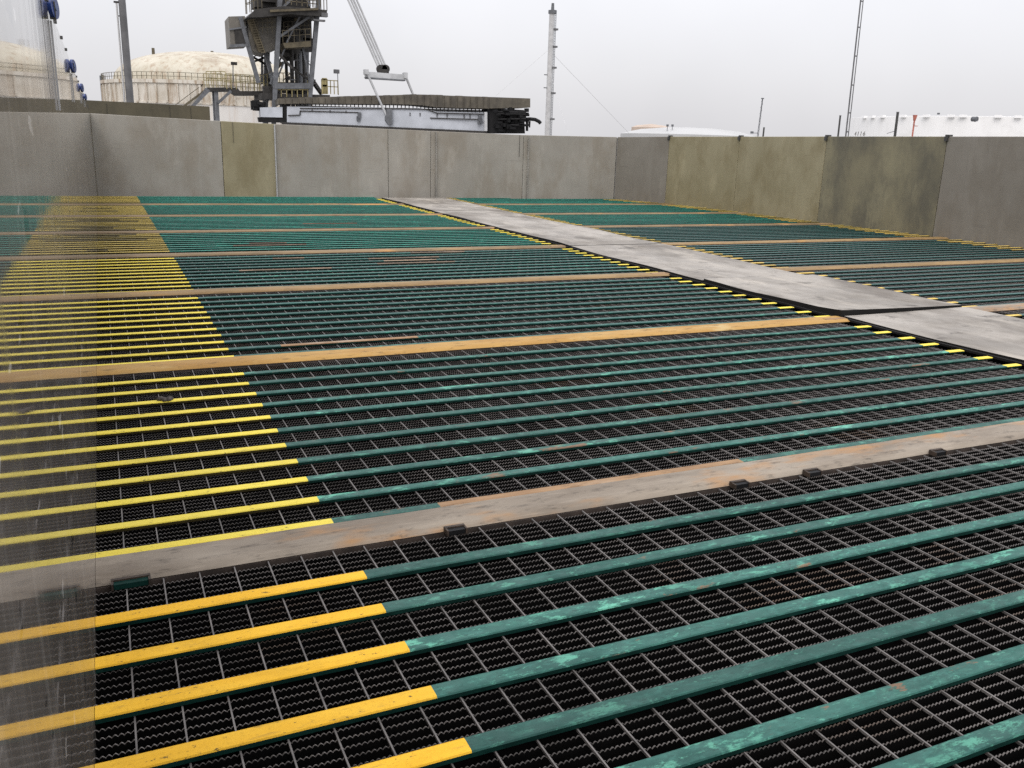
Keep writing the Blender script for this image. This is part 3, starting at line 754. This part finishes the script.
for i in range(46):
    px, py = random.uniform(254, 306), random.uniform(14, 56); yy_ = random.uniform(74.5, 78.5); g = MB(); bx_ = random.random() < .45
    if bx_: g.box(C(px, py, yy_), (random.uniform(.1, .8), .3, random.uniform(.1, .6)))
    else: g.bar(C(px, py, yy_), C(px+random.uniform(-8, 8), py+random.uniform(-8, 8), yy_), .07)
    g.build('junction_box' if bx_ else 'conduit', random.choice(('steel_dark', 'steel_dark', 'steel_tan')), t)
for i in range(34):
    px, py = random.uniform(262, 310), random.uniform(60, 104); yy_ = random.uniform(75, 78.8); g = MB(); bx_ = random.random() < .35
    if bx_: g.box(C(px, py, yy_), (random.uniform(.1, .5), .3, random.uniform(.1, .6)))
    else: g.bar(C(px, py, yy_), C(px+random.uniform(-9, 9), py+random.choice((0, 0, random.uniform(-10, 10))), yy_), .06)
    g.build('junction_box' if bx_ else 'conduit', random.choice(('steel_dark', 'steel_dark', 'steel_tan', 'steel')), t)
g = MB()
for py in (25, 34): railing(g, C(258, py, 74.2), C(277, py-1, 74.2), 4, .8, .02)
railing(g, C(284, 33, 74.6), C(309, 31, 74.6), 6, .8, .02)
g.build('side_railing', 'steel_tan', t)
g = MB(); g.bar(C(311, 76, 74), C(323, 94, 74), .14); g.bar(C(310, 80, 74.9), C(321, 95, 74.9), .14)
for i in range(8): g.bar(C(311.5+1.4*i, 79+2*i, 74), C(310.5+1.4*i, 79.6+2*i, 74.9), .06, .2)
g.build('stair', 'steel_dark', t)
g = MB(); railing(g, C(322.5, 94, 74), C(327, 94, 74), 3, 1.15, .09); railing(g, C(327, 94, 74), C(338, 94.5, 74), 3, 1.05, .04); g.build('yellow_gate', 'rail_yellow', t)
g = MB(); g.bar(C(338.5, 95, 74.4), C(337.5, 71, 74.4), .05); g.build('lamp_post', 'steel', t); g = MB(); g.box(C(336.5, 71.5, 74.4), (.42, .3, .3)); g.build('lamp_head', 'pole', t)
g = MB()
for i in range(12): g.box(C(256+random.uniform(-4, 6), 104+random.uniform(-3, 5), 73.5+random.uniform(-.6, .6)), (random.uniform(.25, .6), .4, random.uniform(.2, .5)))
g.build('coupling', 'machine_black', t)

# ------------------------------------------------------------------ conveyor boom
BY = [(260, 72.2), (287, 70.8), (487, 62), (532, 60)]
def B(px, py, dy=0): return at(px, py, lerp(px, BY)+dy)
t = thing('conveyor_boom', 'long pale grey box girder boom under a dark segmented belt cover', 'conveyor', (B(390, 125).x, B(390, 125).y, FLOORZ))
thick = Vector((.25, 2.4, 0))
g = MB(); g.prism([B(287, 106.5), B(420, 108), B(437, 111.5), B(487, 112.5), B(487, 133), B(287, 124)], thick); g.build('girder', 'girder', t)
g = MB(); g.prism([B(260, 107.5), B(282.5, 107), B(282.5, 117.5), B(261, 117)], thick); g.prism([B(258, 117.2, .1), B(282.5, 117.7, .1), B(282.5, 122.5, .1), B(259, 122, .1)], thick*.5, 1); g.build('girder_stub', ['girder', 'machine_black'], t)
g = MB(); g.prism([B(281.5, 104, .1), B(290, 103, .1), B(296, 125, .1), B(282, 122.5, .1)], thick*.8); g.build('pivot_block', 'machine_black', t)
g = MB(); g.prism([B(282, 122, -.15), B(487, 131.2, -.15), B(487, 133.5, -.15), B(282, 126, -.15)], Vector((0, .2, 0))); g.build('bottom_flange', 'steel_dark', t)
# belt cover in segments
topl = [(278, 98.5), (300, 97.5), (350, 96.2), (418, 94.3), (440, 95), (488, 97), (530, 98.5)]
botl = [(278, 104), (300, 103.5), (400, 104.2), (420, 105), (437, 107.2), (487, 108.5), (530, 107.5)]
g = MB(); xs = [278+6.6*i for i in range(33)]+[494, 503, 512, 521, 530.5]
xs = sorted(x for x in xs if x < 486 or x >= 494); 
xs = [x for x in xs if x < 487]+[488, 530.5]
for i in range(len(xs)-1):
    a, b = xs[i], xs[i+1]-.25
    jz = random.uniform(-.25, .25)
    g.prism([B(a, lerp(a, topl)+jz, -.2), B(b, lerp(b, topl)+jz, -.2), B(b, lerp(b, botl), -.2), B(a, lerp(a, botl), -.2)], thick*1.15)
    g.prism([B(a, lerp(a, topl)+.8, -.26), B(a+.8, lerp(a, topl)+.8, -.26), B(a+.8, lerp(a, botl)+.4, -.26), B(a, lerp(a, botl)+.4, -.26)], Vector((0, .06, 0)))
g.build('belt_cover', 'cover', t)
g = MB(); x = 296
while x < 486:
    yt = lerp(x, botl); yb2 = yt+4.3
    g.prism([B(x, yt-.5, .3), B(x+.55, yt-.5, .3), B(x+.55, yb2, -.02), B(x, yb2, -.02)], Vector((0, .12, 0)))
    x += 3.9
g.build('idler_bracket', 'steel_dark', t)
g = MB(); g.prism([B(296, 105.2, .9), B(486, 110.2, .9), B(486, 113, .9), B(296, 108, .9)], Vector((0, .1, 0))); g.build('return_belt', 'steel_pale', t)
g = MB()
for a, b in (((300, 111), (358, 112.5)), ((300, 111), (300, 115)), ((288, 115.5), (300, 115)), ((358, 112), (358, 114)), ((430, 118), (482, 119.5)), ((400, 108.5), (426, 109.2)), ((426, 109.2), (437, 113)), ((437, 113), (486, 114.2)), ((300, 108.3), (400, 108.6))):
    g.bar(B(*a, -.08), B(*b, -.08), .07)
for px in (312, 330, 346, 437, 447, 464, 470, 410, 420): g.bar(B(px, lerp(px, [(300, 109), (487, 115)]), -.07), B(px, lerp(px, [(300, 111.5), (487, 119)]), -.07), .05)
g.build('service_pipe', 'steel_dark', t)
g = MB()
for px, py in ((359, 117), (480, 120)):
    g = MB()
    for q in range(5): g.box(B(px+random.uniform(-1.2, 1.2), py-3+q*1.4, -.15), (.2, .2, .25))
    g.build('valve', 'steel', t)
g = MB(); g.prism([B(387, 109, -.3), B(392, 109, -.3), B(392.5, 124, -.3), B(389, 125, -.3), B(385.5, 120, -.3)], Vector((0, .28, 0))); g.build('lifting_lug', 'steel', t)
g = MB(); g.prism([B(484.5, 112, -.12), B(487.3, 112, -.12), B(487.3, 131, -.12), B(484.5, 131, -.12)], Vector((0, .1, 0))); g.build('end_plate', 'steel_pale', t)
g = MB(); g.prism([B(487.5, 108.5, .05), B(498, 108.5, .05), B(524, 110, .05), B(525, 133.5, .05), B(487.5, 133.5, .05)], Vector((.2, 1.6, 0)))
for i in range(46):
    g.box(B(random.uniform(495, 527), random.uniform(109, 131), random.uniform(-.5, .1)), (random.uniform(.1, .5), .4, random.uniform(.08, .35)), 0 if random.random() < .7 else 1)
for i in range(5):
    py = random.uniform(112, 128); g.tube(B(498, py, -.4), B(526, py+random.uniform(-2, 2), -.4), .07, .07, 8)
g.build('drive_unit', ['machine_black', 'machine_black'], t)
g = MB(); q = [(522, 119.5), (530, 119), (535, 119.5), (539, 121.5), (540.5, 123.2)]
for a, b in zip(q, q[1:]): g.tube(B(*a, 0), B(*b, 0), .13, .13, 10)
g.tube(B(527, 120), B(527, 131), .10, .10, 8); g.tube(B(529.5, 121), B(529.5, 127.5), .09, .06, 8); g.build('hook_pipe', 'machine_black', t)

# ------------------------------------------------------------------ lifting beam with cables
t = thing('lifting_beam', 'grey spreader beam hanging on four cables above the boom', 'lifting beam', (B(386, 76).x, B(386, 76).y, B(386, 80).z))
Yl = 66.5
g = MB(); g.prism([C(365.5, 71.5, Yl), C(405, 74.5, Yl), C(405.5, 80, Yl), C(366.5, 77.5, Yl)], Vector((0, .45, 0))); g.build('beam_body', 'steel_pale', t)
g = MB(); g.prism([C(366, 77, Yl-.05), C(405.5, 79.8, Yl-.05), C(405.5, 81, Yl-.05), C(367, 78.6, Yl-.05)], Vector((0, .55, 0))); g.build('bottom_flange', 'steel', t)
for a, b, y in (((367, 73), (387, 117), Yl-.2), ((405.5, 76), (413.5, 95.5), Yl+.6)):
    g = MB(); g.bar(C(*a, y), C(*b, y), .2, .12); g.build('link_arm', 'steel_pale', t)
g = MB(); g.box(C(366, 72, Yl-.1), (.28, .5, .35)); g.box(C(405, 75.5, Yl+.1), (.28, .5, .4)); g.build('end_lug', 'steel_pale', t)
g = MB()
for dx in (-2.5, 0, 2.5):
    a = C(383+dx, 69, Yl+.2); g.tube(a+Vector((0, -.12, 0)), a+Vector((0, .12, 0)), .30, .30, 16)
g.box(C(383, 71.5, Yl+.2), (.8, .4, .3)); g.build('sheave_block', 'steel_dark', t)
for i, (a, b) in enumerate((((345.5, -6), (379, 69)), ((348.5, -6), (381.5, 69)), ((351, -6), (384, 68)), ((354.2, -6), (386.5, 68)))):
    g = MB(); p, q = C(*a, Yl+.2), C(*b, Yl+.2); g.tube(p+(p-q)*.35, q, .075, .075, 6); g.build('cable', 'steel_pale', t)

# ------------------------------------------------------------------ guyed mast
Ym = 190
c = at(547.8, 135, Ym)
t = thing('guyed_mast', 'tall off white guyed mast with small platforms right of the boom', 'mast', (c.x, Ym, FLOORZ))
z_top = at(550.5, 13.5, Ym).z
MB().tube((c.x-.15, Ym, FLOORZ), (c.x-.15, Ym, z_top), .62, .58, 14).build('shaft', 'white_mast', t)
g = MB(); z = FLOORZ
for s_ in (.50, .80): g.bar((c.x+s_, Ym-.3, FLOORZ), (c.x+s_, Ym-.3, z_top), .09)
while z < z_top: g.bar((c.x+.50, Ym-.3, z), (c.x+.80, Ym-.3, z), .07); z += .55
g.build('ladder', 'steel', t)
g = MB()
for py in (29, 46.5, 67.5, 93, 119): g.box((c.x+.75, Ym-.3, at(549, py, Ym).z), (1.0, .9, .38))
for py in (75, 88): g.box((c.x-1.0, Ym, at(549, py, Ym).z), (1.0, .2, .2))
g.build('rest_platform', 'pole', t)
g = MB(); g.tube((c.x, Ym, z_top), (c.x, Ym, z_top+.7), .95, .95, 14); g.tube((c.x, Ym, z_top+.7), (c.x, Ym, at(551, 3, Ym).z), .38, .30, 12); g.build('tip', 'steel', t)
for a, b, y in (((547, 51), (500, 92), Ym-10), ((552, 53), (622, 126), Ym+25), ((551, 75), (566, 127), Ym-20)):
    g = MB(); p, q = at(*a, Ym), at(*b, y); g.tube(p, q+(q-p)*.12, .032, .032, 5, caps=False); g.build('guy_wire', 'white_mast', t)

# ------------------------------------------------------------------ slim lattice mast
Yq = 55
a, b = at(847, 136, Yq), at(862, 0, Yq)
t = thing('lattice_mast', 'slim dark ladder mast rising past the top of the photo at right', 'mast', (a.x, Yq, FLOORZ))
wd = .26
dirx = (b.x-a.x)/(b.z-a.z)
def mx(z): return a.x+(z-a.z)*dirx
zt = 13
for s_, r in ((-.5, .06), (.5, .038)):
    g = MB(); g.tube((mx(FLOORZ)+s_*wd, Yq, FLOORZ), (mx(zt)+s_*wd, Yq, zt), r, r*.9, 8); g.build('upright', 'pole', t)
g = MB()
for py in (-29, 0, 26.5, 55.7, 85, 113, 132):
    z = at(852, py, Yq).z; g = MB(); g.box((mx(z), Yq, z), (wd, .07, .09)); g.build('rung', 'pole', t)

# ------------------------------------------------------------------ antenna mast and posts
Ya = 85
c = at(757.8, 136, Ya); tp = at(762.6, 98.5, Ya)
t = thing('antenna_mast', 'thin lattice antenna mast with a small side arm above the right wall', 'antenna', (c.x, Ya, FLOORZ))
g = MB(); dx = (tp.x-c.x)/(tp.z-c.z)
for s_ in (-.13, .13): g.bar((c.x+s_+dx*(FLOORZ-c.z), Ya, FLOORZ), (tp.x+s_*.3, Ya, tp.z), .045)
z = c.z-1; k = 1
while z < tp.z-.3: g.bar((c.x+dx*(z-c.z)-k*.12, Ya, z), (c.x+dx*(z+.35-c.z)+k*.12, Ya, z+.35), .03); z += .35; k = -k
g.build('lattice', 'steel', t)
g = MB(); p = at(754, 133, Ya); g.bar(p+Vector((-.3, 0, 0)), p+Vector((.5, 0, 0)), .06); g.box(p+Vector((-.3, 0, .05)), (.3, .2, .25)); g.build('side_arm', 'steel', t)
g = MB(); g.box((tp.x, Ya, tp.z), (.3, .15, .12)); g.build('antenna_head', 'steel', t)
for (x0, y0, x1, y1, w, lab) in ((839, 136, 840.3, 116, .10, 'dark post left of the ladder mast base'), (896.2, 136, 897.8, 112.5, .15, 'thick dark post in front of the white tank'), (762.5, 136, 764, 128, .09, 'short dark post beside the antenna mast')):
    yy = 40; a, b = at(x0, y0, yy), at(x1, y1, yy)
    t = thing('fence_post', lab, 'post', (a.x, yy, FLOORZ), 'dark posts beyond the right wall')
    MB().tube((a.x, yy, FLOORZ), (b.x, yy, b.z), w*.55, w*.5, 10).build('post_shaft', 'post', t)
    MB().tube((b.x, yy, b.z), (b.x, yy, b.z+.04), w*.62, w*.55, 10).build('post_cap', 'pole', t)
    if w == .15:
        g = MB(); p, q = at(895, 131, yy), at(887, 133.5, yy); g.bar(p, q, .03); g.build('bracket_wire', 'pole', t)
yy = 60; a, b = at(913, 136, yy), at(915.2, 115, yy)
t = thing('vent_pipe', 'thin red vent pipe with a flared top in front of the white tank', 'vent pipe', (a.x, yy, FLOORZ))
MB().tube((a.x, yy, FLOORZ), (b.x, yy, b.z-.5), .07, .07, 10).build('pipe', 'red', t)
MB().tube((b.x, yy, b.z-.5), (b.x, yy, b.z), .10, .20, 12).build('vent_head', 'red', t)
g = MB(); p = at(916, 126, yy); g.box((a.x+.15, yy, p.z), (.4, .08, .06)); g.build('cross_arm', 'red', t)

# ------------------------------------------------------------------ white tank at right
Yw = 150
ce = at(985, 130, Yw); Rw = 31.
t = thing('storage_tank', 'large low white storage tank with rim vents beyond the right wall', 'tank', (ce.x, Yw, FLOORZ))
zt = at(985, 112, Yw-Rw).z
MB().lathe((ce.x, Yw, 0), [(Rw, FLOORZ), (Rw, zt), (Rw-.3, zt+.05), (.01, zt+1.2)], 128).build('shell', 'tank_white', t)
g = MB()
for px in (864, 872, 882, 903, 926, 951, 963, 998, 1018, 1040):
    dv = at(px, 117, 100)-CAMP; ox, oy = -ce.x, -Yw; Av = dv.x**2+dv.y**2; Bv = 2*(ox*dv.x+oy*dv.y); Cv = ox*ox+oy*oy-(Rw+.25)**2
    if Bv*Bv-4*Av*Cv < 0: continue
    q_ = CAMP+dv*((-Bv-math.sqrt(Bv*Bv-4*Av*Cv))/(2*Av)); ang = math.atan2(q_.x-ce.x, Yw-q_.y)
    MB().box((q_.x, q_.y, zt+.02), (1.3, .8, .55), 0, ang).build('rim_vent', 'strip_bright', t)
g = MB(); p = at(977, 119, Yw-Rw-.5); g.tube(p, p+Vector((0, 1, 0)), .45, .45, 14); g.bar(p+Vector((-.5, 0, -.5)), p+Vector((.3, 0, -.1)), .15); p = at(938.5, 113.7, Yw-Rw+1); g.box(p, (.35, .3, .3)); g.build('level_gauge', 'steel', t)
# stencilled number
dv = at(859, 135.6, Yw)-CAMP; ox, oy = -ce.x, -Yw; Av = dv.x**2+dv.y**2; Bv = 2*(ox*dv.x+oy*dv.y); Cv = ox*ox+oy*oy-(Rw+.04)**2
hit = CAMP+dv*((-Bv-math.sqrt(Bv*Bv-4*Av*Cv))/(2*Av)); ang0 = math.atan2(hit.x-ce.x, -(hit.y-Yw))
for i, chx in enumerate('4116'):
    tcv = bpy.data.curves.new('tank_digit', 'FONT'); tcv.body = chx; tcv.size = 1.35; tcv.align_x = 'CENTER'; tcv.shear = .15
    to = bpy.data.objects.new('tank_digit', tcv); COL.objects.link(to)
    tm = bpy.data.meshes.new_from_object(to.evaluated_get(bpy.context.evaluated_depsgraph_get())); bpy.data.objects.remove(to)
    tm.materials.clear(); tm.materials.append(M['text'])
    no = bpy.data.objects.new('stencilled_digit', tm); COL.objects.link(no); no.parent = t
    ang = ang0+(i-1.5)*1.35/Rw
    no.location = (ce.x+(Rw+.05)*math.sin(ang)-t.location.x, Yw-(Rw+.05)*math.cos(ang)-t.location.y, hit.z-t.location.z)
    no.rotation_euler = (math.pi/2, 0, ang); no.scale = (1.5, 1, 1)

# ------------------------------------------------------------------ far tank roof with orange dome
Yf = 230
ce = at(688, 137, Yf); 
t = thing('distant_tank', 'distant white tank roof with an orange patch, beyond the far corner', 'tank', (ce.x, Yf, FLOORZ))
Rf = 72/FPX*Yf*1.08
z1, z2 = at(688, 134, Yf-Rf).z, at(690, 127.5, Yf).z
MB().lathe((ce.x, Yf, 0), [(Rf, FLOORZ), (Rf, z1), (Rf*.75, z1+(z2-z1)*.6), (Rf*.4, z1+(z2-z1)*.9), (.01, z2)], 96).build('roof_shell', 'tank_far', t)
p0, p1 = at(634, 128, Yf), at(668, 128, Yf)
g = MB(); cxx = (p0.x+p1.x)/2; rr = (p1.x-p0.x)/2
g.lathe((cxx*(Yf+6)/Yf, Yf+6, 0), [(rr, z2-4), (rr, at(650, 127, Yf).z), (rr*.75, at(650, 125, Yf).z), (.01, at(650, 123.2, Yf).z)], 32); g.build('orange_dome', 'orange', t)
g = MB()
for px in (667.5, 672.5): p = at(px, 125.5, Yf-10); g.box(p, (.5, .5, .6)); g.bar(p, p-Vector((0, 0, 3)), .12)
g.build('roof_fitting', 'steel', t)

# ------------------------------------------------------------------ sky and light
w = bpy.data.worlds.new('World'); SC.world = w; w.use_nodes = True
nt = w.node_tree; nt.nodes.clear(); N = nt.nodes.new; L = nt.links.new
SUN_EL, SUN_AZ = 52, 215
sky = N('ShaderNodeTexSky'); sky.sky_type = 'NISHITA'; sky.sun_disc = False
sky.sun_elevation = math.radians(SUN_EL); sky.sun_rotation = math.radians(SUN_AZ); sky.air_density = 1; sky.dust_density = 6
bg1 = N('ShaderNodeBackground'); bg1.inputs['Strength'].default_value = .03; L(sky.outputs[0], bg1.inputs[0])
tc = N('ShaderNodeTexCoord'); sx = N('ShaderNodeSeparateXYZ'); L(tc.outputs['Generated'], sx.inputs[0])
mr = N('ShaderNodeMapRange'); L(sx.outputs['Z'], mr.inputs['Value'])
mr.inputs['From Min'].default_value = 0; mr.inputs['From Max'].default_value = 1; mr.inputs['To Min'].default_value = .70; mr.inputs['To Max'].default_value = 1.92
ns = N('ShaderNodeTexNoise'); ns.inputs['Scale'].default_value = 2.2; ns.inputs['Detail'].default_value = 4; L(tc.outputs['Generated'], ns.inputs['Vector'])
m2 = N('ShaderNodeMapRange'); L(ns.outputs['Fac'], m2.inputs['Value']); m2.inputs['From Min'].default_value = .3; m2.inputs['From Max'].default_value = .7; m2.inputs['To Min'].default_value = .92; m2.inputs['To Max'].default_value = 1.08
mm = N('ShaderNodeMath'); mm.operation = 'MULTIPLY'; L(mr.outputs[0], mm.inputs[0]); L(m2.outputs[0], mm.inputs[1])
bg2 = N('ShaderNodeBackground'); bg2.inputs['Color'].default_value = (.995, .985, 1.015, 1); L(mm.outputs[0], bg2.inputs['Strength'])
ad = N('ShaderNodeAddShader'); L(bg1.outputs[0], ad.inputs[0]); L(bg2.outputs[0], ad.inputs[1])
wo = N('ShaderNodeOutputWorld'); L(ad.outputs[0], wo.inputs['Surface'])
sd = bpy.data.lights.new('sun', 'SUN'); sd.energy = .7; sd.angle = math.radians(35); sd.color = (1, .97, .92)
so = bpy.data.objects.new('sun', sd); COL.objects.link(so)
el, az = math.radians(SUN_EL), math.radians(SUN_AZ)
sv = Vector((math.sin(az)*math.cos(el), math.cos(az)*math.cos(el), math.sin(el)))
so.rotation_euler = (-sv).to_track_quat('-Z', 'Y').to_euler(); so.location = (0, 0, 30)

SC.view_settings.view_transform = 'Standard'; SC.view_settings.look = 'None'; SC.view_settings.exposure = 0; SC.view_settings.gamma = 1
SC.render.engine = 'CYCLES'; SC.cycles.max_bounces = 6; SC.cycles.use_denoising = False
